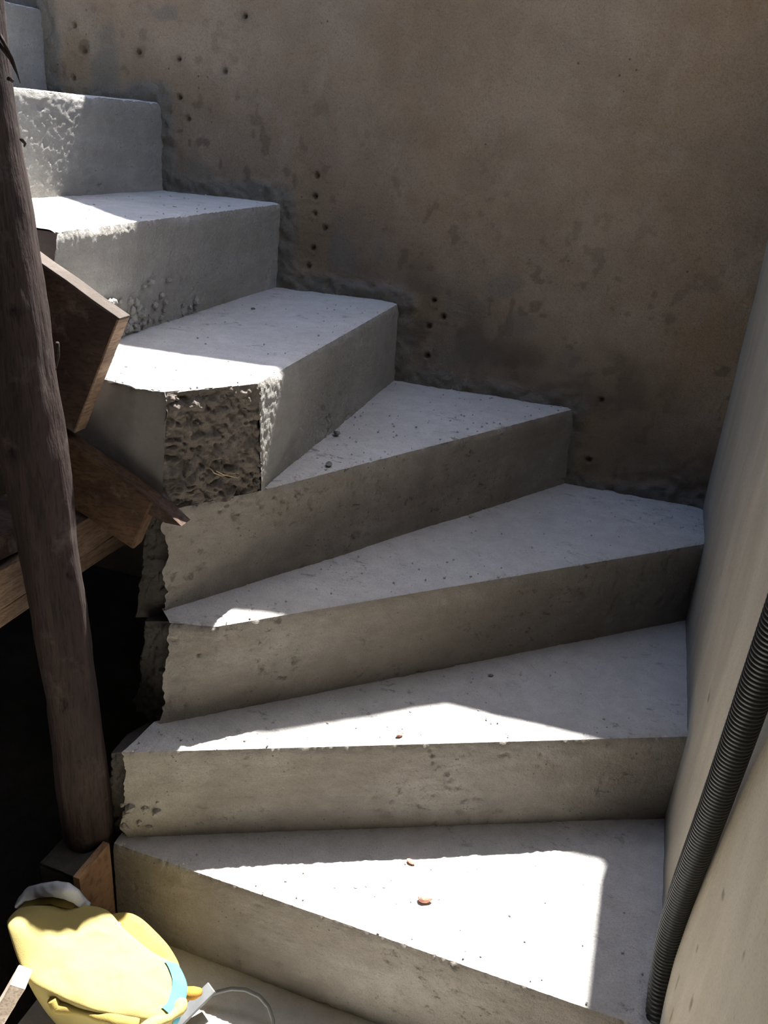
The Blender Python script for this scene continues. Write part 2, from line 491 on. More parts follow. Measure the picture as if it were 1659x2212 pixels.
def build_back_wall():
    xs = np.arange(-1.86, 0.0241, 0.0038)
    zs = np.arange(0.48, 1.72, 0.0038)
    X, Zg = np.meshgrid(xs, zs, indexing='ij')
    P = np.stack([X, np.zeros_like(X), Zg], -1)
    y = 0.004 * fbm(P, 2.5, 3, 1) + 0.0022 * fbm(P, 14, 4, 2)
    rough_gate = sstep(0.05, 0.35, fbm(P, 3.5, 3, 9))
    y += 0.0038 * rough_gate * fbm(P, 60, 3, 4)
    d = seg_dist(X, Zg, STEPLINE)
    n1 = fbm(P, 11, 4, 21)
    mort = sstep(0.048, 0.020, d + 0.022 * n1) * 0.95
    y -= 0.008 * mort * (0.5 + 1.2 * fbm(P, 45, 4, 6))
    # grey smears thrown on the render
    for (cx, cz, sx, sz, a) in [(-0.878, 0.985, 0.040, 0.055, 0.8), (-0.885, 1.045, 0.012, 0.05, 0.5), (-0.789, 1.0, 0.016, 0.04, 0.6), (-1.327, 1.443, 0.04, 0.022, 0.7),
                                (-1.478, 1.30, 0.045, 0.13, 0.75), (-0.499, 0.954, 0.035, 0.035, 0.5), (-0.458, 0.88, 0.04, 0.03, 0.5), (-0.575, 0.802, 0.08, 0.05, 0.45),
                                (-0.60, 0.90, 0.05, 0.035, 0.4), (-1.26, 1.11, 0.07, 0.06, 0.6), (-0.34, 0.82, 0.03, 0.03, 0.4)]:
        e = np.hypot((X - cx) / sx, (Zg - cz) / sz) + 0.55 * fbm(P, 24, 3, 31)
        mort = np.maximum(mort, a * sstep(1.0, 0.55, e))
    # darker tone and grimy blotches low on the wall, in broken patches
    low = np.interp(X, [-1.9, -1.3, -0.75, -0.3, 0.05], [1.20, 1.16, 0.90, 0.80, 0.74])
    low_dark = sstep(0.12, -0.10, Zg - low + 0.13 * fbm(P, 5, 4, 41)) * (0.45 + 0.55 * sstep(-0.2, 0.3, fbm(P, 16, 4, 43)))
    low_dark = np.clip(low_dark * 0.75, 0, 1)
    dot = fbm(P, 42, 2, 47)
    low_dark = np.maximum(low_dark, 0.6 * sstep(0.42, 0.55, dot) * sstep(0.5, 0.0, Zg - low))
    # cleaner tan squares where boards were nailed
    bare = 0.0 * X
    for (x0, x1, z0, z1) in [(-1.59, -1.52, 1.27, 1.40), (-0.99, -0.91, 0.93, 1.15), (-0.29, -0.20, 0.56, 0.70), (-0.70, -0.63, 0.86, 0.92)]:
        w = 0.01 * fbm(P, 30, 3, 51)
        bare = np.maximum(bare, 0.6 * sstep(-0.008, 0.008, np.minimum(np.minimum(X - x0, x1 - X), np.minimum(Zg - z0, z1 - Zg)) + w))
    rust = 0.0 * X
    for i, (cx, cz) in enumerate(HOLES):
        r = np.hypot(X - cx, Zg - cz) * (1 + 0.25 * fbm(P, 90, 2, 61 + i))
        y += 0.014 * np.exp(-(r / (0.0046 + 0.0008 * math.sin(i * 1.7))) ** 2) - 0.0016 * np.exp(-((r - 0.011) / 0.005) ** 2)
        rust = np.maximum(rust, (0.75 * np.exp(-(r / 0.0050) ** 2) + 0.22 * np.exp(-(r / 0.013) ** 2)) * (0.65 + 0.35 * math.sin(i * 2.3)))
    r = np.hypot(X + 1.535, (Zg - 1.372)) * (1 + 0.2 * fbm(P, 40, 2, 77))
    rust = np.maximum(rust, 0.42 * sstep(0.020, 0.012, r))
    V = np.stack([X, y, Zg], -1).reshape(-1, 3)
    F = grid_faces(len(xs), len(zs))
    # masonry behind and around: front outline closed against the dense sheet
    prof = PROFILE
    out = [(-3.2, -0.1)] + prof + [(0.25, -0.1)]
    n0 = len(V)
    fr = [(x, 0.03, z) for x, z in out]
    bk = [(x, 0.22, z) for x, z in out]
    V = np.concatenate([V, fr, bk])
    m = len(out)
    ex = [tuple(n0 + i for i in range(m)), tuple(n0 + m + i for i in range(m))[::-1]]
    for i in range(m):
        j = (i + 1) % m
        ex.append((n0 + i, n0 + m + i, n0 + m + j, n0 + j))
    # return strips from the sheet's rim to the masonry
    nu, nv = len(xs), len(zs)
    rim = [i * nv + nv - 1 for i in range(nu)]
    off = len(V)
    V = np.concatenate([V, V[rim] + np.array([0, 0.035, 0])])
    for i in range(nu - 1):
        ex.append((rim[i], rim[i + 1], off + i + 1, off + i))
    z = np.zeros(len(V) - nu * nv)
    at_ = {k: np.concatenate([v.ravel(), z]) for k, v in (('mortar', mort), ('low_dark', low_dark), ('bare', bare), ('rust', np.clip(rust, 0, 1)))}
    o = mesh_obj('wall_back', V, [tuple(int(k) for k in q) for q in F.tolist()] + ex, M['wall'], attr=at_)
    tag(o, 'brown earthy rendered wall with nail holes behind the stairs', kind='structure')
build_back_wall()

def build_right_wall():
    ys = np.arange(-2.0, 0.0101, 0.0055)
    zs = np.arange(-0.02, 1.5, 0.0055)
    Y, Zg = np.meshgrid(ys, zs, indexing='ij')
    P = np.stack([np.zeros_like(Y), Y, Zg], -1)
    x = 0.0160 * (-Y) + 0.003 * fbm(P, 2.2, 3, 71) + 0.0012 * fbm(P * np.array([1, 3, 1]), 12, 4, 72)
    line = [(-2.0, 0.0), (-1.01, 0.0), (-1.01, Z[1]), (-0.597, Z[1]), (-0.597, Z[2]), (-0.19, Z[2]), (-0.19, Z[3]), (0.0, Z[3])]
    d = seg_dist(Y, Zg, line)
    mort = 0.9 * sstep(0.055, 0.012, d + 0.03 * fbm(P, 9, 4, 75))
    cr = 0.85 * sstep(-0.10, -0.02, Y + 0.03 * fbm(P, 8, 3, 78))
    mort = np.maximum(mort, cr * 0.7)
    scuff = 0.0 * Y
    for i, (px, py, ln) in enumerate([(1463, 2125, 0.020), (1492, 2165, 0.016), (1450, 2198, 0.018), (1536, 1155, 0.014), (1538, 1510, 0.012), (1505, 2050, 0.008), (1570, 1240, 0.010), (1600, 2060, 0.010), (1560, 1930, 0.008)]):
        c = at(px, py, 0, 0.017)
        e = np.hypot((Y - c[1]) / 0.0055, (Zg - c[2]) / ln) + 0.5 * fbm(P, 60, 2, 700 + i)
        scuff = np.maximum(scuff, 0.75 * sstep(1.0, 0.5, e))
    V = np.stack([x, Y, Zg], -1).reshape(-1, 3)
    F = grid_faces(len(ys), len(zs), flip=True)
    n0 = len(V)
    out = [(0.01, -0.1), (0.01, 1.85), (-4.2, 1.85), (-4.2, -0.1)]
    fr = [(0.0160 * -y + 0.012, y, z) for y, z in out]
    bk = [(0.30, y, z) for y, z in out]
    V = np.concatenate([V, fr, bk])
    ex = [(n0, n0 + 1, n0 + 2, n0 + 3), (n0 + 7, n0 + 6, n0 + 5, n0 + 4)]
    for i in range(4):
        j = (i + 1) % 4
        ex.append((n0 + i, n0 + 4 + i, n0 + 4 + j, n0 + j))
    z = np.zeros(8)
    o = mesh_obj('wall_right', V, [tuple(q) for q in F.tolist()] + ex, M['wall_right'], attr={'mortar': np.concatenate([mort.ravel(), z]), 'scuff': np.concatenate([scuff.ravel(), z])})
    tag(o, 'streaky beige rendered wall at the right of the stairs', kind='structure')
build_right_wall()

# ------------------------------------------------------------------ floors, ceiling and the walls behind the camera
def slab(name, x0, x1, y0, y1, z0, z1, mat, label):
    v, f = box_verts((x0, y0, z0), (x1 - x0, 0, 0), (0, y1 - y0, 0), (0, 0, z1 - z0))
    return tag(mesh_obj(name, v, f, mat, smooth=False), label, kind='structure')
def build_floor():
    xs = np.linspace(-0.86, 0.06, 130)
    ys = np.concatenate([np.linspace(-4.1, -1.5, 12)[:-1], np.linspace(-1.5, -0.98, 90)])
    X, Y = np.meshgrid(xs, ys, indexing='ij')
    P = np.stack([X, Y, np.zeros_like(X)], -1)
    P[..., 2] = 0.002 * fbm(P, 8, 4, 81)
    o = mesh_obj('floor', P.reshape(-1, 3), grid_faces(len(xs), len(ys)), M['floor'])
    tag(o, 'grey cement floor at the foot of the stairs', kind='structure')
build_floor()
slab('floor_understair', -3.1, -0.86, -4.1, 0.03, -0.12, -0.02, M['understair'], 'very dark floor in the space under the stairs')
slab('ceiling', -3.1, 0.30, -4.1, -0.96, 2.45, 2.62, M['ceiling'], 'concrete slab over the room in front of the stairs')
slab('wall_rear', -3.1, 0.30, -4.3, -4.1, -0.1, 2.62, M['ceiling'], 'rear wall of the room behind the viewer')
slab('wall_left', -3.2, -3.1, -4.3, 0.22, -0.1, 2.62, M['ceiling'], 'left wall of the room')

# ------------------------------------------------------------------ the staircase
stairs = empty('concrete_staircase', (-0.4, -0.5, 0.0))
tag(stairs, 'raw grey concrete winding staircase climbing along the brown wall', 'staircase')

def nose_chip(P, seed):
    """how far the nose of a step is worn back, from the place along it"""
    c = 0.0022 + 0.0042 * np.clip(fbm(P * np.array([1, 1, 0]), 140, 3, seed) + 0.12, 0, 1) ** 1.2
    c += 0.009 * np.clip(fbm(P * np.array([1, 1, 0]), 24, 4, seed + 7) - 0.22, 0, 1)
    return c

def patch(A, brkA, B, brkB, nu, nv, normal, amp=0.001, big=0.002, noseA=None, seed=0, pits=0.0, extra=None, fr=55, fade=False, chip=1.0, ragged=0.0):
    """ruled sheet between two polylines; A is the nose side when noseA = (direction into the body)"""
    u = np.linspace(0, 1, nu)
    v = rnd_spacing(nv)
    a = polyline(A, brkA, u); b = polyline(B, brkB, u)
    P = a[:, None, :] * (1 - v)[None, :, None] + b[:, None, :] * v[None, :, None]
    n = np.array(normal, float); n /= np.linalg.norm(n)
    L = np.linalg.norm(b - a, axis=1)
    dA = L[:, None] * v[None, :]
    w = sstep(0.0, 0.014, dA)
    if fade: w = w * sstep(0.0, 0.12, u)[:, None]
    h = amp * fbm(P, fr, 4, seed + 1) + big * fbm(P, 7, 3, seed + 2)
    if pits:
        g = sstep(0.0, 0.4, fbm(P, 9, 3, seed + 3))
        h = h - pits * g * sstep(0.25, 0.6, fbm(P, 75, 2, seed + 4))
    if extra is not None: h = h + extra(P)
    P2 = P + n * (h * w)[..., None]
    if noseA is not None:
        c = nose_chip(a, seed + 5) * chip
        fall = np.clip(1 - dA / 0.016, 0, 1) ** 1.6
        dirn = np.array(noseA, float)
        P2 = P2 + dirn * (c[:, None] * fall)[..., None]
    if ragged:       # the left end breaks off unevenly
        t = b[0] - a[0]; e = a[-1] - a[0]; e = e / np.linalg.norm(e)
        q = P[0]
        sh_ = ragged * (0.35 + fbm(q, 38, 4, seed + 8)) 
        P2 = P2 + e * (sh_[None, :] * np.clip(1 - u / 0.05, 0, 1)[:, None])[..., None]
    return P2.reshape(-1, 3), (nu, nv)

def add_patch(name, parent, mat, V, shape, up):
    F = grid_faces(*shape)
    q = V[F[:: max(1, len(F) // 500)]]
    nn = np.cross(q[:, 1] - q[:, 0], q[:, 2] - q[:, 0])
    if (nn @ np.array(up)).mean() < 0: F = F[:, ::-1]
    return mesh_obj(name, V, F, mat, parent)

def body(name, outline, z0, z1, mat, inset=0.024, label=None):
    """the core of one step, kept just under its worked faces"""
    O = [np.array(q, float) for q in outline]
    ar = sum(O[i][0] * O[(i + 1) % len(O)][1] - O[(i + 1) % len(O)][0] * O[i][1] for i in range(len(O)))
    if ar < 0: O = O[::-1]
    pts = []
    m = len(O)
    for i in range(m):
        a, b, c = O[i - 1], O[i], O[(i + 1) % m]
        n1 = np.array([-(b - a)[1], (b - a)[0]]); n1 /= np.linalg.norm(n1)
        n2 = np.array([-(c - b)[1], (c - b)[0]]); n2 /= np.linalg.norm(n2)
        pts.append(b + (n1 + n2) / (1 + n1 @ n2) * inset)
    n = len(pts)
    v = [(x, y, z0) for x, y in pts] + [(x, y, z1 - 0.015) for x, y in pts]
    f = [tuple(range(n))[::-1], tuple(range(n, 2 * n))] + [(i, (i + 1) % n, n + (i + 1) % n, n + i) for i in range(n)]
    o = mesh_obj(name, v, f, mat, stairs, smooth=False)
    if label: o['label'] = label
    return o

def v3(p, z): return (p[0], p[1], z)

# plan points: left (inner) end and wall end of every nose, and of every riser foot
NOSE = {1: ((-0.823, -1.014), (0.022, -1.008)), 2: ((-0.806, -0.998), (0.014, -0.594)), 3: ((-0.782, -0.890), (0.008, -0.188)),
        4: ((-0.707, -0.733), (-0.309, 0.004)), 5: ((-0.704, -0.752), (-0.735, 0.004)), 6: ((-0.998, -0.802), (-1.031, 0.004)),
        7: ((-1.332, -0.80), (-1.334, 0.004)), 8: ((-1.65, -0.80), (-1.645, 0.004))}
FOOT = {1: ((-0.823, -1.018), (0.022, -1.012)), 2: ((-0.818, -1.000), (0.014, -0.598)), 3: ((-0.795, -0.925), (0.008, -0.197)),
        4: ((-0.806, -0.868), (-0.302, -0.006)), 5: ((-0.707, -0.735), (-0.731, 0.004)), 6: ((-1.020, -0.83), (-1.040, 0.004)),
        7: ((-1.346, -0.80), (-1.338, 0.004)), 8: ((-1.652, -0.80), (-1.648, 0.004))}
RM = {1: 'riser', 2: 'riser', 3: 'riser', 4: 'riser', 5: 'riser_grey', 6: 'riser_grey', 7: 'riser_grey', 8: 'riser_grey'}
STEP_LABEL = {1: 'lowest step, broad wedge tread', 2: 'second winding step from the bottom', 3: 'third winding step reaching into the wall corner',
              4: 'triangular winding step', 5: 'step with rough broken end face', 6: 'step above the broken end, honeycombed at its foot',
              7: 'second highest visible step', 8: 'highest visible step, at the upper left'}
steps = {}
OUT = {1: [(-0.82, -1.01), (0.02, -1.005), (0.01, -0.5), (-0.80, -0.9)],
       2: [(-0.80, -0.99), (0.012, -0.59), (0.006, -0.1), (-0.78, -0.8)],
       3: [(-0.78, -0.885), (0.004, -0.185), (0.004, 0.03), (-0.32, 0.03), (-0.76, -0.75)],
       4: [(-0.795, -0.865), (-0.707, -0.735), (-0.31, 0.03), (-0.76, 0.03), (-0.80, -0.7)],
       5: [(-0.785, -0.855), (-0.706, -0.745), (-0.735, 0.03), (-1.05, 0.03), (-1.03, -0.83)],
       6: [(-1.0, -0.80), (-1.03, 0.03), (-1.36, 0.03), (-1.36, -0.80)],
       7: [(-1.352, -0.80), (-1.335, 0.03), (-1.67, 0.03), (-1.67, -0.80)],
       8: [(-1.65, -0.80), (-1.646, 0.03), (-2.0, 0.03), (-2.0, -0.80)]}
for k in range(1, 9):
    z0 = -0.02 if k <= 2 else Z[k] - 0.24
    steps[k] = body('step', OUT[k], z0, Z[k], M['form'], label=STEP_LABEL[k])

def riser_normal(k):
    (x0, y0), (x1, y1) = NOSE[k]
    n = np.array([y1 - y0, -(x1 - x0), 0.0])
    return n / np.linalg.norm(n)

# treads: front polyline (the nose), back polyline (foot of the next riser, tucked under it)
def tuck(p, k, d=0.008):
    n = riser_normal(k)
    return (p[0] - n[0] * d, p[1] - n[1] * d)
TREAD = {
    1: ([NOSE[1][0], NOSE[1][1]], [0, 1], [tuck(FOOT[2][0], 2), tuck(FOOT[2][1], 2)], [0, 1]),
    2: ([NOSE[2][0], NOSE[2][1]], [0, 1], [tuck(FOOT[3][0], 3), tuck(FOOT[3][1], 3)], [0, 1]),
    3: ([NOSE[3][0], (-0.711, -0.868), NOSE[3][1]], [0, 0.09, 1], [tuck(FOOT[4][0], 4), tuck(FOOT[4][1], 4), (0.006, 0.006)], [0, 0.66, 1]),
    4: ([NOSE[4][0], NOSE[4][1]], [0, 1], [tuck(FOOT[5][0], 5), tuck(FOOT[5][1], 5)], [0, 1]),
    5: ([(-0.95, -0.842), (-0.835, -0.864), (-0.786, -0.858), NOSE[5][0], NOSE[5][1]], [0, 0.1, 0.15, 0.26, 1], [tuck((-1.02, -0.84), 6), tuck((-1.02, -0.82), 6), tuck(FOOT[6][1], 6)], [0, 0.2, 1]),
    6: ([NOSE[6][0], NOSE[6][1]], [0, 1], [tuck(FOOT[7][0], 7), tuck(FOOT[7][1], 7)], [0, 1]),
    7: ([NOSE[7][0], NOSE[7][1]], [0, 1], [tuck(FOOT[8][0], 8), tuck(FOOT[8][1], 8)], [0, 1]),
    8: ([NOSE[8][0], NOSE[8][1]], [0, 1], [(-2.0, -0.80), (-2.0, 0.004)], [0, 1]),
}
for k in range(1, 9):
    A, ba, B, bb = TREAD[k]
    A3 = [v3(p, Z[k]) for p in A]; B3 = [v3(p, Z[k] + 0.001) for p in B]
    rn = riser_normal(k)
    V, sh = patch(A3, ba, B3, bb, 400 if k < 6 else 170, 130 if k < 7 else 70, (0, 0, 1), amp=0.0011, big=0.0028, noseA=(-rn[0], -rn[1], -0.9), seed=100 * k, pits=0.0012)
    add_patch('tread', steps[k], M['tread'], V, sh, (0, 0, 1))
    # riser
    a = [v3(p, Z[k]) for p in NOSE[k]]; b = [v3(p, Z[k - 1] - 0.006) for p in FOOT[k]]
    br = [0, 1]
    if k == 4:       # runs on to the left below the broken end of the next step
        a = [(-0.800, -0.874, Z[4]), v3(NOSE[4][0], Z[4]), v3(NOSE[4][1], Z[4])]
        br = [0, 0.17, 1]
        bb4 = polyline(b, [0, 1], np.array([0, 0.17, 1.0])); b = [tuple(q) for q in bb4]
    if k == 3:
        a = [v3(NOSE[3][0], Z[3]), (-0.711, -0.868, Z[3]), v3(NOSE[3][1], Z[3])]
        br = [0, 0.09, 1]
        b = [tuple(q) for q in polyline(b, [0, 1], np.array([0, 0.09, 1.0]))]
    coarse = k >= 5
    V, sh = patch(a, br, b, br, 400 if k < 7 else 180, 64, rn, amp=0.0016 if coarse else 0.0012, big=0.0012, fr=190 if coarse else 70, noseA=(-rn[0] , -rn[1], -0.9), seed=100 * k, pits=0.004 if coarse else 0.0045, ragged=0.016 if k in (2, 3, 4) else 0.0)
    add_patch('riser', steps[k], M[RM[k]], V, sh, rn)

# broken and formed end faces on the open side of the flight
def craters(seed, a):
    def f(P):
        h = a * fbm(P, 20, 3, seed) + 0.8 * a * (np.abs(fbm(P, 60, 3, seed + 3)) * 2 - 0.5)
        cells = fbm(P, 100, 2, seed + 9)
        return h - 0.55 * a * sstep(0.1, 0.45, cells)
    return f
n4 = riser_normal(4)
V, sh = patch([(-0.792, -0.862, Z[5] + 0.001), (-0.702, -0.750, Z[5])], [0, 1], [(-0.802, -0.872, Z[4] - 0.012), (-0.708, -0.734, Z[4] - 0.001)], [0, 1],
              110, 130, n4, amp=0.004, big=0.004, noseA=(-n4[0], -n4[1], -0.9), seed=900, pits=0.004, extra=craters(905, 0.010))
o = add_patch('end_face', steps[5], M['rough'], V, sh, n4); o['label'] = 'broken pitted end of the step'
V, sh = patch([(-1.02, -0.838, Z[5]), (-0.84, -0.863, Z[5] + 0.001), (-0.790, -0.861, Z[5] + 0.001)], [0, 0.75, 1], [(-1.03, -0.845, 0.70), (-0.85, -0.872, 0.70), (-0.80, -0.872, 0.70)], [0, 0.75, 1],
              90, 90, (-0.1, -1, 0), amp=0.0008, big=0.002, noseA=(0, 1, -0.9), seed=930)
o = add_patch('side_face', steps[5], M['form'], V, sh, (0, -1, 0)); o['label'] = 'smooth formed side of the step'
for k, y in ((6, -0.802), (7, -0.802), (8, -0.802)):
    x1 = NOSE[k][0][0]
    bx, by = (FOOT[6][0] if k == 6 else (x1, y))
    V, sh = patch([(x1 - 0.36, y, Z[k]), (x1, y, Z[k])], [0, 1], [(bx - 0.36, by, Z[k] - 0.19), (bx, by, Z[k] - 0.19)], [0, 1], 80, 60, (0, -1, 0), amp=0.001, big=0.001, noseA=(0, 0.4, -0.9), seed=940 + k)
    add_patch('side_face', steps[k], M['riser_grey'], V, sh, (0, -1, 0))
# ragged inner ends of the winders
ENDS = {2: [(-0.791, -0.984), (-0.835, -0.985), (-0.845, -0.93)], 3: [(-0.765, -0.878), (-0.838, -0.875), (-0.86, -0.80)], 4: [(-0.796, -0.853), (-0.835, -0.86), (-0.85, -0.79)]}
for k, pts in ENDS.items():
    top = [v3(p, Z[k] - dz) for p, dz in zip(pts, (0.001, 0.022, 0.03))]
    if k == 4: top = [v3(p, Z[k] - dz) for p, dz in zip(pts, (0.006, 0.02, 0.02))]
    bot = [(pts[0][0] - 0.012, pts[0][1] - 0.004, Z[k - 1] - 0.03), (pts[1][0] - 0.03, pts[1][1], Z[k - 1] - 0.03), (pts[2][0] - 0.03, pts[2][1], Z[k - 1] - 0.03)]
    bot[0] = {2: (-0.800, -0.986, Z[1] - 0.02), 3: (-0.784, -0.907, Z[2] - 0.02), 4: (-0.801, -0.847, Z[3] - 0.02)}[k]
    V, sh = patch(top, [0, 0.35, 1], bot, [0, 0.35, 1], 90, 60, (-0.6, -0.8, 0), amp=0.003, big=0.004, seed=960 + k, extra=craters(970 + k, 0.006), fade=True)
    o = add_patch('end_face', steps[k], M['shade_dark'], V, sh, (-0.6, -0.8, 0))
    # cap that closes the top of the ragged end
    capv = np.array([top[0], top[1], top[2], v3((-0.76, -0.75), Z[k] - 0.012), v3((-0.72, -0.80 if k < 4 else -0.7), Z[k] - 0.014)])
    mesh_obj('broken_top', capv, [(0, 4, 3, 2, 1)], M['shade_dark'], steps[k], smooth=False)

# low side kerb the pole stands on
def build_kerb():
    xs = np.linspace(-0.905, -0.838, 50); ys = np.linspace(-1.085, -0.90, 50)
    X, Y = np.meshgrid(xs, ys, indexing='ij')
    P = np.stack([X, Y, np.full_like(X, Z[1] - 0.006)], -1)
    P[..., 2] += 0.003 * fbm(P, 30, 4, 310)
    V = P.reshape(-1, 3); F = [tuple(q) for q in grid_faces(50, 50).tolist()]
    n0 = len(V)
    v, f = box_verts((-0.905, -1.085, -0.02), (0.067, 0, 0), (0, 0.185, 0), (0, 0, Z[1] + 0.008))
    V = np.concatenate([V, v]); F += [tuple(n0 + i for i in q) for q in f]
    o = mesh_obj('side_kerb', V, F, M['shade_dark'], stairs, smooth=False)
    o['label'] = 'low concrete kerb beside the lowest step'
build_kerb()

# honeycombed aggregate at the foot of the sixth riser and crumbs along the feet and noses
def stone_mesh(c, r, rnd):
    bm = bmesh.new()
    bmesh.ops.create_icosphere(bm, subdivisions=1, radius=1.0)
    sx, sy, sz = (rnd.uniform(0.7, 1.25) for _ in range(3))
    V = []
    for q in bm.verts:
        w = rnd.uniform(0.78, 1.15)
        V.append((c[0] + q.co.x * r * sx * w, c[1] + q.co.y * r * sy * w, c[2] + q.co.z * r * sz * w))
    F = [tuple(x.index for x in ff.verts) for ff in bm.faces]
    bm.free()
    return V, F
def stones(name, parent, mat, spots, seed, label=None):
    rnd = random.Random(seed)
    V, F = [], []
    for c, r in spots:
        v, f = stone_mesh(c, r, rnd)
        F += [tuple(i + len(V) for i in q) for q in f]; V += v
    o = mesh_obj(name, V, F, mat, parent, smooth=False)
    o['kind'] = 'stuff'
    if label: o['label'] = label
    return o
rnd = random.Random(11)
sp = []
for i in range(170):
    y = -0.80 + abs(rnd.gauss(0, 0.15)); t = abs(rnd.gauss(0, 0.032))
    if y > -0.35: continue
    z = Z[5] + t
    x = -1.018 + 0.022 * (z - Z[5]) / 0.188 - 0.025 * (y + 0.8)
    sp.append(((x + 0.001, y, z + 0.002), rnd.uniform(0.002, 0.0085)))
stones('aggregate', steps[6], M['riser_grey'], sp, 5, 'exposed honeycombed stones at the foot of the riser')
sp = []
for i in range(16):
    z = rnd.uniform(Z[1] + 0.02, Z[1] + 0.09); x = -0.812 + abs(rnd.gauss(0, 0.022)); y = -0.998 + (x + 0.812) * 0.49
    sp.append(((x, y - 0.001, z), rnd.uniform(0.003, 0.009)))
stones('aggregate', steps[2], M['riser'], sp, 6, 'crumbling flakes at the inner end of the riser')
def grit_on(k, n, seed, near_nose=0.25):
    A, ba, B, bb = TREAD[k]
    rnd = random.Random(seed); sp = []
    for i in range(n):
        u = rnd.random(); v = rnd.random() ** 1.5
        if rnd.random() < 0.5: v = 1 - v
        a = polyline([v3(p, Z[k]) for p in A], ba, np.array([u]))[0]; b = polyline([v3(p, Z[k]) for p in B], bb, np.array([u]))[0]
        q = a * (1 - v * 0.95 - 0.02) + b * (v * 0.95 + 0.02)
        r = rnd.uniform(0.0008, 0.0026)
        sp.append(((q[0], q[1], Z[k] + r * 0.5), r))
    stones('grit', steps[k], M['tread'], sp, seed)
for k, n in ((1, 90), (2, 110), (3, 140), (4, 150), (5, 130), (6, 60)): grit_on(k, n, 400 + k)

# ------------------------------------------------------------------ loose chips
def chip(name, px, py, k, r, mat, label, cat, seed, squash=0.6):
    c = at(px, py, 2, Z[k] + r * squash * 0.6)
    rnd = random.Random(seed)
    bm = bmesh.new()
    bmesh.ops.create_icosphere(bm, subdivisions=2, radius=1.0)
    P = np.array([q.co[:] for q in bm.verts])
    P = P * (1 + 0.35 * vnoise(P + seed, 1.6, seed))[:, None] * np.array([1.3, 0.8, squash]) * r
    a = rnd.uniform(0, 3.1)
    R = np.array([[math.cos(a), -math.sin(a), 0], [math.sin(a), math.cos(a), 0], [0, 0, 1]])
    P = P @ R.T
    P[:, 2] -= P[:, 2].min()
    base = np.array([c[0], c[1], Z[k] + 0.0005])
    F = [tuple(x.index for x in ff.verts) for ff in bm.faces]
    bm.free()
    o = mesh_obj(name, P + base, F, mat, smooth=False, origin=base)
    return tag(o, label, cat)
chip('brick_chip', 917, 1942, 1, 0.0085, M['brick'], 'larger red brick chip in the middle of the sunlit lowest tread', 'brick chip', 1)
chip('brick_chip', 887, 1862, 1, 0.005, M['brick'], 'small red brick chip on the shadow edge of the lowest tread', 'brick chip', 2)
chip('brick_chip', 863, 1589, 2, 0.005, M['brick'], 'tiny red brick chip near the nose of the second step', 'brick chip', 3)
chip('brick_chip', 380, 1548, 2, 0.005, M['brick'], 'small red brick chip in the shaded inner corner of the second step', 'brick chip', 4)
chip('pebble', 711, 1004, 4, 0.007, M['pebble'], 'grey pebble near the front of the triangular step', 'pebble', 5)
chip('pebble', 727, 938, 4, 0.007, M['pebble'], 'grey pebble against the riser foot on the triangular step', 'pebble', 6)
chip('pebble', 547, 668, 5, 0.004, M['pebble'], 'small dark pebble alone on the shaded part of the fifth tread', 'pebble', 7)
chip('pebble', 1060, 1460, 2, 0.004, M['pebble'], 'small dark pebble below the third riser on the second step', 'pebble', 8)

# tie wire twisted out of the broken end face
wp = [(455, 1012), (463, 1022), (480, 1028), (497, 1024), (512, 1021), (520, 1026), (514, 1032), (500, 1029), (482, 1025), (466, 1017)]
nn = riser_normal(4)
p0 = np.array([-0.76, -0.81, 0.75]) + nn * 0.012
pts = [at_plane(x, y, p0 + nn * (0.004 * math.sin(i)), nn) for i, (x, y) in enumerate(wp)]
pp = np.array(pts); t = np.linspace(0, len(pp) - 1, 60)
pp = np.stack([np.interp(t, np.arange(len(pp)), pp[:, k]) for k in range(3)], -1)
pp[0] -= nn * 0.02; pp[1] -= nn * 0.015
V, F = tube(pp, 0.0009, 6)
tag(mesh_obj('tie_wire', V, F, M['wire'], origin=pp[0]), 'thin bent tie wire loop sticking out of the broken step end', 'wire')

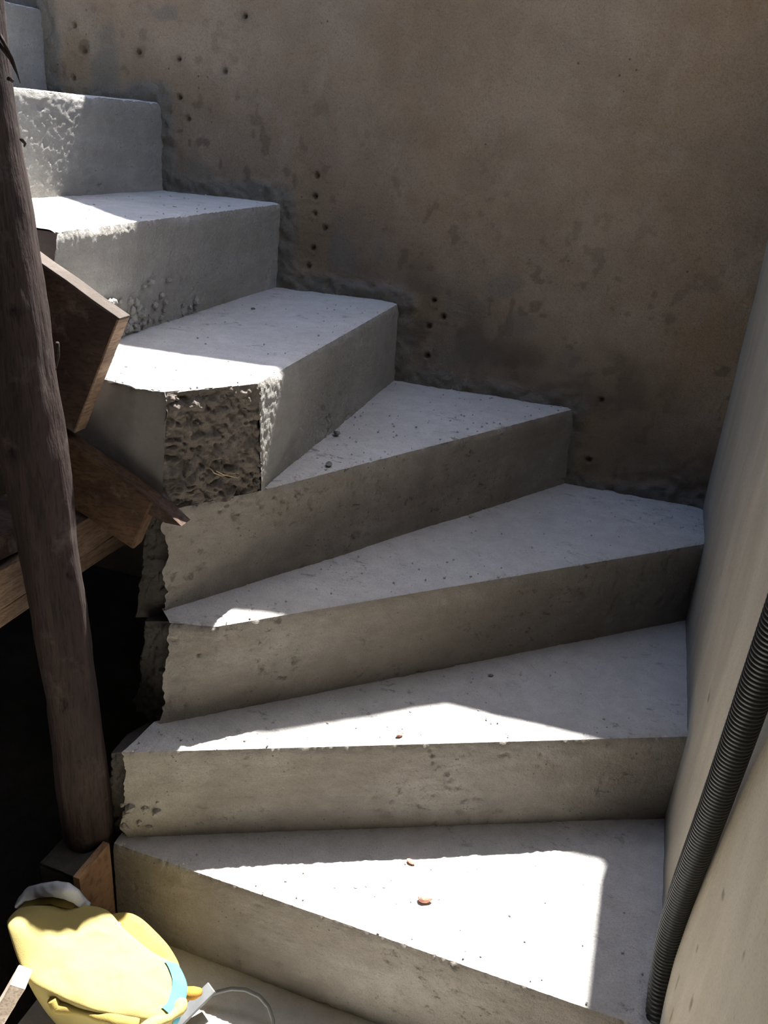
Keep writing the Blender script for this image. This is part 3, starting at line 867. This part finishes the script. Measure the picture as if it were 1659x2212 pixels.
# ------------------------------------------------------------------ rough wooden pole
def build_pole():
    base = np.array([-0.876, -1.010, Z[1] - 0.004])
    root = empty('wooden_pole', base)
    tag(root, 'rough dark round timber prop pole standing at the left', 'pole')
    zs = np.array([base[2], 0.30, 0.45, 0.605, 0.81, 1.05, 1.2, 1.5, 1.9, 2.40])
    xs = np.array([-0.876, -0.877, -0.876, -0.880, -0.890, -0.903, -0.916, -0.935, -0.96, -0.99])
    ys = np.full(len(zs), -1.01)
    n = 260
    z = np.linspace(zs[0], zs[-1], n)
    path = np.stack([np.interp(z, zs, xs) + 0.003 * np.sin(z * 5.0), np.interp(z, zs, ys) + 0.003 * np.cos(z * 4.1), z], -1)
    rad = np.interp(z, [0.18, 0.6, 1.0, 2.4], [0.038, 0.0385, 0.041, 0.043]) * (1 + 0.03 * np.sin(z * 9) + 0.02 * np.sin(z * 23 + 1))
    seg = 64
    ang = np.linspace(0, 2 * np.pi, seg, endpoint=False)
    V = np.zeros((n, seg, 3))
    C, S = np.cos(ang), np.sin(ang)
    Q = np.stack([np.broadcast_to(C, (n, seg)) * 0.04, np.broadcast_to(S, (n, seg)) * 0.04, np.broadcast_to(z[:, None], (n, seg))], -1)
    k = 1 + 0.10 * fbm(Q * np.array([1, 1, 0.08]), 60, 4, 501) + 0.05 * fbm(Q, 22, 3, 502)
    # knots
    for (a0, zk, rr, hgt) in [(-1.25, 0.47, 0.020, 0.12), (-0.35, 0.52, 0.012, 0.16), (-0.9, 0.36, 0.012, 0.10), (-1.5, 0.85, 0.02, 0.10), (-0.75, 1.02, 0.015, 0.12), (-0.3, 0.67, 0.012, 0.12)]:
        da = (ang - a0 + np.pi) % (2 * np.pi) - np.pi
        e = np.hypot(da[None, :] * 0.04, (z[:, None] - zk) * 0.7)
        k += hgt * np.exp(-(e / rr) ** 2) - 0.22 * np.exp(-(e / (rr * 0.35)) ** 2)
    V[..., 0] = path[:, 0:1] + rad[:, None] * C * k
    V[..., 1] = path[:, 1:2] + rad[:, None] * S * k
    V[..., 2] = z[:, None]
    V = V.reshape(-1, 3)
    F = grid_faces(n, seg)
    I = np.arange(n - 1)
    F = np.concatenate([F, np.stack([I * seg + seg - 1, (I + 1) * seg + seg - 1, (I + 1) * seg, I * seg], -1)])
    fl = [tuple(q) for q in F[:, ::-1].tolist()] + [tuple(range(seg))[::-1], tuple((n - 1) * seg + i for i in range(seg))]
    mesh_obj('trunk', V, fl, M['bark'], root)
    # slivers of bark that hang off the side
    for i, (x0, y0, x1, y1) in enumerate([(10, 75, 44, 180), (8, 95, 36, 160), (18, 170, 26, 178), (46, 300, 52, 318), (124, 740, 120, 800)]):
        p, q = at(x0, y0, 1, -1.035), at(x1, y1, 1, -1.02)
        if i in (0, 1): p[0] -= 0.006
        mid = (p + q) / 2 + np.array([0.003, 0, 0])
        V, F = tube(np.array([p, (p + mid) / 2, mid, (mid + q) / 2, q]), [0.0022, 0.002, 0.0016, 0.0012, 0.0004], 5)
        mesh_obj('bark_sliver', V, F, M['bark'], root)
build_pole()

# ------------------------------------------------------------------ formwork boards against the open side of the flight
def dirs(slope):
    a = math.atan(slope)
    d = np.array([math.cos(a), 0, -math.sin(a)])
    u = np.array([math.sin(a), 0, math.cos(a)])
    return d, u
d, u = dirs(0.5)
# upper board: its square end is at the right, it runs up to the left behind the pole
tr = at(256, 688, 1, -0.895)
rootA = board('formwork_board', tr - d * 0.62 - u * 0.195 + np.array([0, 0, 0]), d * 0.62, np.array([0, 0.024, 0]), u * 0.195, M['plank_dark'], s=11, origin=tr - d * 0.62 - u * 0.195)
tag(rootA, 'upper dark formwork board with dusty edge nailed to the stair side', 'board')
board('dusty_edge', tr - d * 0.60 - u * 0.0025, d * 0.6005, np.array([0, 0.024, 0]), u * 0.004, M['dust'], rootA, s=12, rough=0.003, bevel=0.001)
board('sawn_end', tr - u * 0.194 - d * 0.002, d * 0.003, np.array([0, 0.024, 0]), u * 0.192, M['plank_pale'], rootA, s=13, rough=0.001, bevel=0.0008)
d, u = dirs(0.47)
tr = at(332, 1082, 1, -0.898)
rootB = board('formwork_timber', tr - d * 0.60 - u * 0.098, d * 0.60, np.array([0, 0.026, 0]), u * 0.098, M['plank_brown'], s=21, rough=0.003, origin=tr - d * 0.6 - u * 0.098, bevel=0.004)
tag(rootB, 'lower brown formwork timber with splintered end under the upper board', 'timber')
# splintered tongue that runs on along the back of the timber
e0 = tr + np.array([0, 0.004, 0]) - u * 0.010
w_ = np.array([0, 0.022, 0])
V = np.array([e0 - d * 0.25 + u * 0.008, e0 + d * 0.015 + u * 0.007, e0 + d * 0.052 + u * 0.000, e0 + d * 0.028 - u * 0.012, e0 + d * 0.010 - u * 0.016, e0 - d * 0.25 - u * 0.03])
V = np.concatenate([V - w_ * 0.1, V + w_]); m = 6
mesh_obj('splinter', V, [tuple(range(m)), tuple(range(m, 2 * m))[::-1]] + [(i, i + m, (i + 1) % m + m, (i + 1) % m) for i in range(m)], M['plank_dark'], rootB, smooth=False)

# crosswise soffit planks stacked below, running toward the viewer
for i, (z0, z1, dx, mat, lab) in enumerate([(0.668, 0.706, 0.0, 'plank_dark', 'dark top plank of the three stacked behind the pole'),
                                            (0.602, 0.660, 0.004, 'plank_pale', 'pale broad middle plank of the three stacked behind the pole'),
                                            (0.568, 0.596, -0.004, 'plank_pale', 'pale thin bottom plank of the three stacked behind the pole')]):
    p0 = np.array([-1.12, -1.45, z0])
    o = board('crosswise_plank', p0, np.array([0.17 + dx, 0, 0]), np.array([0, 0.53 if i == 0 else 0.70, 0]), np.array([0, 0, z1 - z0]), M[mat], s=30 + i, rough=0.003, origin=p0)
    tag(o, lab, 'plank', 'crosswise planks behind the pole')

# ------------------------------------------------------------------ corrugated conduit on the right wall
def build_conduit():
    ctr = [(1424, 2168, 0.012), (1432, 2100, 0.008), (1452, 2000, 0.003), (1471, 1935, 0.001), (1505, 1850, -0.001), (1559, 1700, -0.004), (1593, 1602, -0.006), (1629, 1500, -0.008), (1663, 1400, -0.010), (1694, 1310, -0.012), (1740, 1190, -0.014)]
    P = np.array([at(x, y, 0, X) for x, y, X in ctr])
    dr = P[-1] - P[-3]; dr /= np.linalg.norm(dr)
    P = np.concatenate([[P[0] + (P[0] - P[1]) * 0.5], P, [P[-1] + dr * 0.2, P[-1] + dr * 0.4, P[-1] + dr * 0.6, P[-1] + dr * 0.8]])
    t = np.r_[0, np.cumsum(np.linalg.norm(np.diff(P, axis=0), axis=1))]
    L = t[-1]
    pitch = 0.0061
    nr = int(L / pitch)
    prof = [(0.0, 0.90), (0.14, 0.90), (0.30, 0.98), (0.57, 1.0), (0.84, 0.98)]
    sv, r = [], []
    for i in range(nr):
        for a, b in prof:
            sv.append((i + a) * pitch); r.append(0.0165 * b)
    sv = np.array(sv); r = np.array(r)
    path = np.stack([np.polyval(np.polyfit(t, P[:, k], 7), sv) for k in range(3)], -1)
    V, F = tube(path, r, 30)
    base = path[0]
    o = mesh_obj('corrugated_conduit', V, F, M['conduit'], origin=base)
    tag(o, 'black corrugated plastic conduit rising along the right wall', 'conduit')
build_conduit()

# ------------------------------------------------------------------ yellow cloth bag on the floor
def mound(outline_px, p0, n, bulge, z_floor, under=0.62, nseg=140, nr=34, amp=0.006, seed=0, seam=None):
    n = np.array(n, float); n /= np.linalg.norm(n)
    o = resample([at_plane(x, y, p0, n) for x, y in outline_px], nseg)
    c = o.mean(axis=0)
    rows = []
    rs = np.linspace(0, 1, nr) ** 0.8
    for r in rs:
        q = c + (o - c) * r + n * bulge * math.sqrt(max(0, 1 - r ** 2.4))
        rows.append(q)
    for t in np.linspace(0.15, 1, 12):
        q = c + (o - c) * (1 - (1 - under) * t ** 1.5)
        q = q - n * 0.018 * math.sin(min(t * 2, 1) * math.pi / 2)
        q[:, 2] = q[:, 2] * (1 - t ** 1.3) + z_floor * t ** 1.3
        rows.append(q)
    V = np.array(rows)
    w = np.concatenate([np.ones(nr) * np.interp(rs, [0, 0.9, 1], [1, 1, 0.5]), np.linspace(0.5, 0, 12)])
    disp = amp * fbm(V, 14, 3, seed) + 0.45 * amp * (1 - 2 * np.abs(fbm(V, 24, 3, seed + 3)))
    V = V + n * (disp * w[:, None])[..., None]
    m, s = V.shape[:2]
    F = grid_faces(m, s)
    I = np.arange(m - 1)
    F = np.concatenate([F, np.stack([I * s + s - 1, (I + 1) * s + s - 1, (I + 1) * s, I * s], -1)])
    return V, F, o, c, n

def build_bag():
    base = np.array([-0.71, -1.19, 0.002])
    root = empty('cloth_bag', base)
    tag(root, 'crumpled yellow cloth bag with white collar and cyan trim on the floor', 'bag')
    n = (0.15, -0.15, 0.97)
    out = [(60, 1962), (125, 1958), (190, 1957), (232, 1968), (262, 2000), (295, 2030), (330, 2056), (365, 2075), (385, 2088), (402, 2130), (396, 2170), (380, 2200), (320, 2204), (250, 2194), (180, 2176), (120, 2150), (62, 2120), (30, 2065), (20, 2015), (34, 1975)]
    V, F, o, c, nn = mound(out, (-0.80, -1.19, 0.15), n, 0.008, 0.004, seed=601, amp=0.006)
    lob = at(42, 2032, 2, 0.165)
    V = V + np.array([0, 0, 1.0]) * (0.04 * np.exp(-(np.hypot(V[..., 0] - lob[0], V[..., 1] - lob[1]) / 0.035) ** 2) * sstep(0.05, 0.13, V[..., 2]))[..., None]
    def flipped(F, V):
        q = V[F[:200]]; k = np.cross(q[:, 1] - q[:, 0], q[:, 2] - q[:, 0])
        return F if (k @ nn).mean() > 0 else F[:, ::-1]
    Vf = V.reshape(-1, 3)
    b = mesh_obj('body', Vf, flipped(F, Vf), M['yellow'], root)
    # cyan trim that wraps the right hand end
    rows = V[26:42]
    tx = np.arange(V.shape[1])
    cen = c
    right = [i for i in tx if 0.50 < ((i / 140.0 * 20) % 20) / 20 * 1.0 + 0.12 and 6.6 < i / 140.0 * 20 < 11.2]
    R = rows[:, right, :] + nn * 0.0025 + (rows[:, right, :] - cen) * 0.012
    R = R.reshape(-1, 3)
    Fr = grid_faces(len(rows), len(right))
    mesh_obj('trim', R, flipped(Fr, R), M['cyan'], root)['label'] = 'cyan trim'
    # fold lying behind the ridge
    out2 = [(226, 1985), (246, 1974), (275, 1972), (305, 1985), (335, 2012), (366, 2046), (388, 2088), (375, 2110), (320, 2085), (262, 2030)]
    V2, F2, *_ = mound(out2, (-0.72, -1.12, 0.125), (0.1, -0.2, 0.9), 0.010, 0.004, seed=611, amp=0.005, nseg=80, nr=18)
    Vf = V2.reshape(-1, 3)
    mesh_obj('back_fold', Vf, flipped(F2, Vf), M['yellow_dark'], root)
    # collar
    top = [(40, 1940), (60, 1915), (95, 1902), (130, 1894), (158, 1898), (176, 1916), (186, 1940), (192, 1958)]
    bot = [(40, 1962), (62, 1940), (98, 1928), (130, 1923), (155, 1928), (172, 1938), (184, 1950), (191, 1962)]
    def strip(top, bot, y, mat, name, bul, thick=0.006):
        m = 40
        tp = np.array([at(x, yy, 1, y) for x, yy in top]); bt = np.array([at(x, yy, 1, y) for x, yy in bot])
        t = np.linspace(0, 1, m); br = np.linspace(0, 1, len(top))
        tp = polyline(tp, br, t); bt = polyline(bt, br, t)
        rows = []
        for v in np.linspace(0, 1, 10):
            q = tp * (1 - v) + bt * v
            q[:, 1] -= bul * np.sin(np.pi * t) + 0.008 * math.sin(math.pi * v)
            rows.append(q + np.stack([0 * t, 0.0015 * fbm(q, 60, 2, 5), 0.0015 * fbm(q, 60, 2, 6)], -1))
        for v in np.linspace(1, 0, 10):
            q = tp * (1 - v) + bt * v
            q[:, 1] -= bul * np.sin(np.pi * t) + 0.008 * math.sin(math.pi * v) - thick
            rows.append(q)
        R = np.array(rows)
        Fq = grid_faces(len(rows), m)
        I = np.arange(m - 1); k = (len(rows) - 1) * m
        Fq = np.concatenate([Fq, np.stack([k + I, k + I + 1, I + 1, I], -1)[:, ::-1]])
        R = R.reshape(-1, 3)
        q = R[Fq[:100]]; kk = np.cross(q[:, 1] - q[:, 0], q[:, 2] - q[:, 0])
        if (kk @ np.array([0, -1, 0])).mean() < 0: Fq = Fq[:, ::-1]
        return mesh_obj(name, R, Fq, M[mat], root)
    strip(top, bot, -1.108, 'white_band', 'collar', 0.014)['label'] = 'pale bluish white ribbed collar'
    strip(bot, [(x, y + 9) for x, y in bot], -1.109, 'yellow_dark', 'collar_trim', 0.016)
    strip([(x, y + 7) for x, y in bot], [(44, 1975), (70, 1972), (98, 1972), (130, 1972), (155, 1972), (172, 1972), (184, 1972), (193, 1972)], -1.104, 'yellow_shade', 'flap', 0.012)
    # rolled hems low at the front and right
    def roll(px, y_or, r, mat, name):
        p = np.array([at(x, yy, 2, z) for x, yy, z in px])
        t = np.linspace(0, len(p) - 1, 50)
        p = np.stack([np.interp(t, np.arange(len(p)), p[:, k]) for k in range(3)], -1)
        V, F = tube(p, r * (1 + 0.2 * np.sin(np.linspace(0, 9, 50))), 12, 0.25, 70)
        mesh_obj(name, V, F, M[mat], root)
    roll([(112, 2158, 0.13), (124, 2172, 0.12), (170, 2182, 0.12), (230, 2198, 0.12), (300, 2212, 0.12)], 0, 0.008, 'yellow_dark', 'hem')
    roll([(300, 2230, 0.13), (335, 2208, 0.13), (365, 2200, 0.13), (385, 2184, 0.125), (390, 2165, 0.12)], 0, 0.0075, 'yellow', 'hem')
    # pink marks and orange tab
    for x, y in ((253, 1998),):
        q = at_plane(x, y, np.array([-0.80, -1.19, 0.15]) + nn * 0.004, nn)
        V, F = stone_mesh(q, 0.007, random.Random(x))
        V = np.array(V); V = q + (V - q) - np.outer((V - q) @ nn, nn) * 0.8
        mesh_obj('pink_patch', V, F, M['pink'], root)
    q = at(418, 2145, 2, 0.10)
    V, F = tube(np.array([q + np.array([-0.02, 0.0, -0.012]), q, q + np.array([0.010, 0.002, 0.006])]), [0.010, 0.009, 0.005], 10, 0.2, 60)
    mesh_obj('tab', V, F, M['orange'], root)['label'] = 'orange tab'
build_bag()

# ------------------------------------------------------------------ things on the floor round the bag
p, q = at(390, 2214, 2, 0.006), at(460, 2144, 2, 0.030)
dv = q - p; side = np.cross(dv, [0, 0, 1.0]); side = side / np.linalg.norm(side) * 0.020
upv = np.cross(side, dv); upv = upv / np.linalg.norm(upv) * 0.006
p = p - dv * 0.5
p[2] = 0.004
o = board('metal_bar', p - side / 2, dv * 1.5, side, upv if upv[2] > 0 else -upv, M['grey_metal'], cuts=6, rough=0.0006, bevel=0.0012, s=70, origin=p)
tag(o, 'short flat grey metal bar leaning beside the yellow bag', 'metal bar')
arc = [(452, 2150, 0.02), (470, 2143, 0.03), (500, 2136, 0.04), (530, 2138, 0.045), (560, 2152, 0.04), (580, 2175, 0.03), (590, 2205, 0.018), (588, 2240, 0.006), (575, 2270, 0.004)]
pp = np.array([at(x, y, 2, z) for x, y, z in arc])
t = np.linspace(0, len(pp) - 1, 60)
pp = np.stack([np.interp(t, np.arange(len(pp)), pp[:, k]) for k in range(3)], -1)
V, F = tube(pp, 0.003, 8)
tag(mesh_obj('plastic_strap', V, F, M['grey_strap'], origin=pp[-1]), 'thin grey strap arching over the floor beside the metal bar', 'strap')
top = at(30, 2108, 2, 0.190); foot = at(-75, 2290, 2, 0.012)
dv = foot - top
wv = np.cross(dv, [0, 0, 1.0]); wv = wv / np.linalg.norm(wv) * 0.030
if wv[0] < 0: wv = -wv
tv = np.cross(wv, dv); tv = tv / np.linalg.norm(tv) * 0.02
if tv[2] > 0: tv = -tv
o = board('timber_batten', top - wv * 0.6, dv, wv, tv, M['batten'], s=90, rough=0.002, origin=foot)
tag(o, 'pale sawn timber batten leaning at the lower left beside the bag', 'batten')
# upright board along the kerb beside the lowest step
p0 = np.array([-0.838, -1.092, 0.001])
o = board('kerb_board', p0, np.array([0.012, 0, 0]), np.array([0, 0.074, 0]), np.array([0, 0, Z[1] + 0.002]), M['plank_orange'], s=95, rough=0.001, origin=p0, bevel=0.001)
tag(o, 'small upright orange brown board beside the lowest step', 'board')
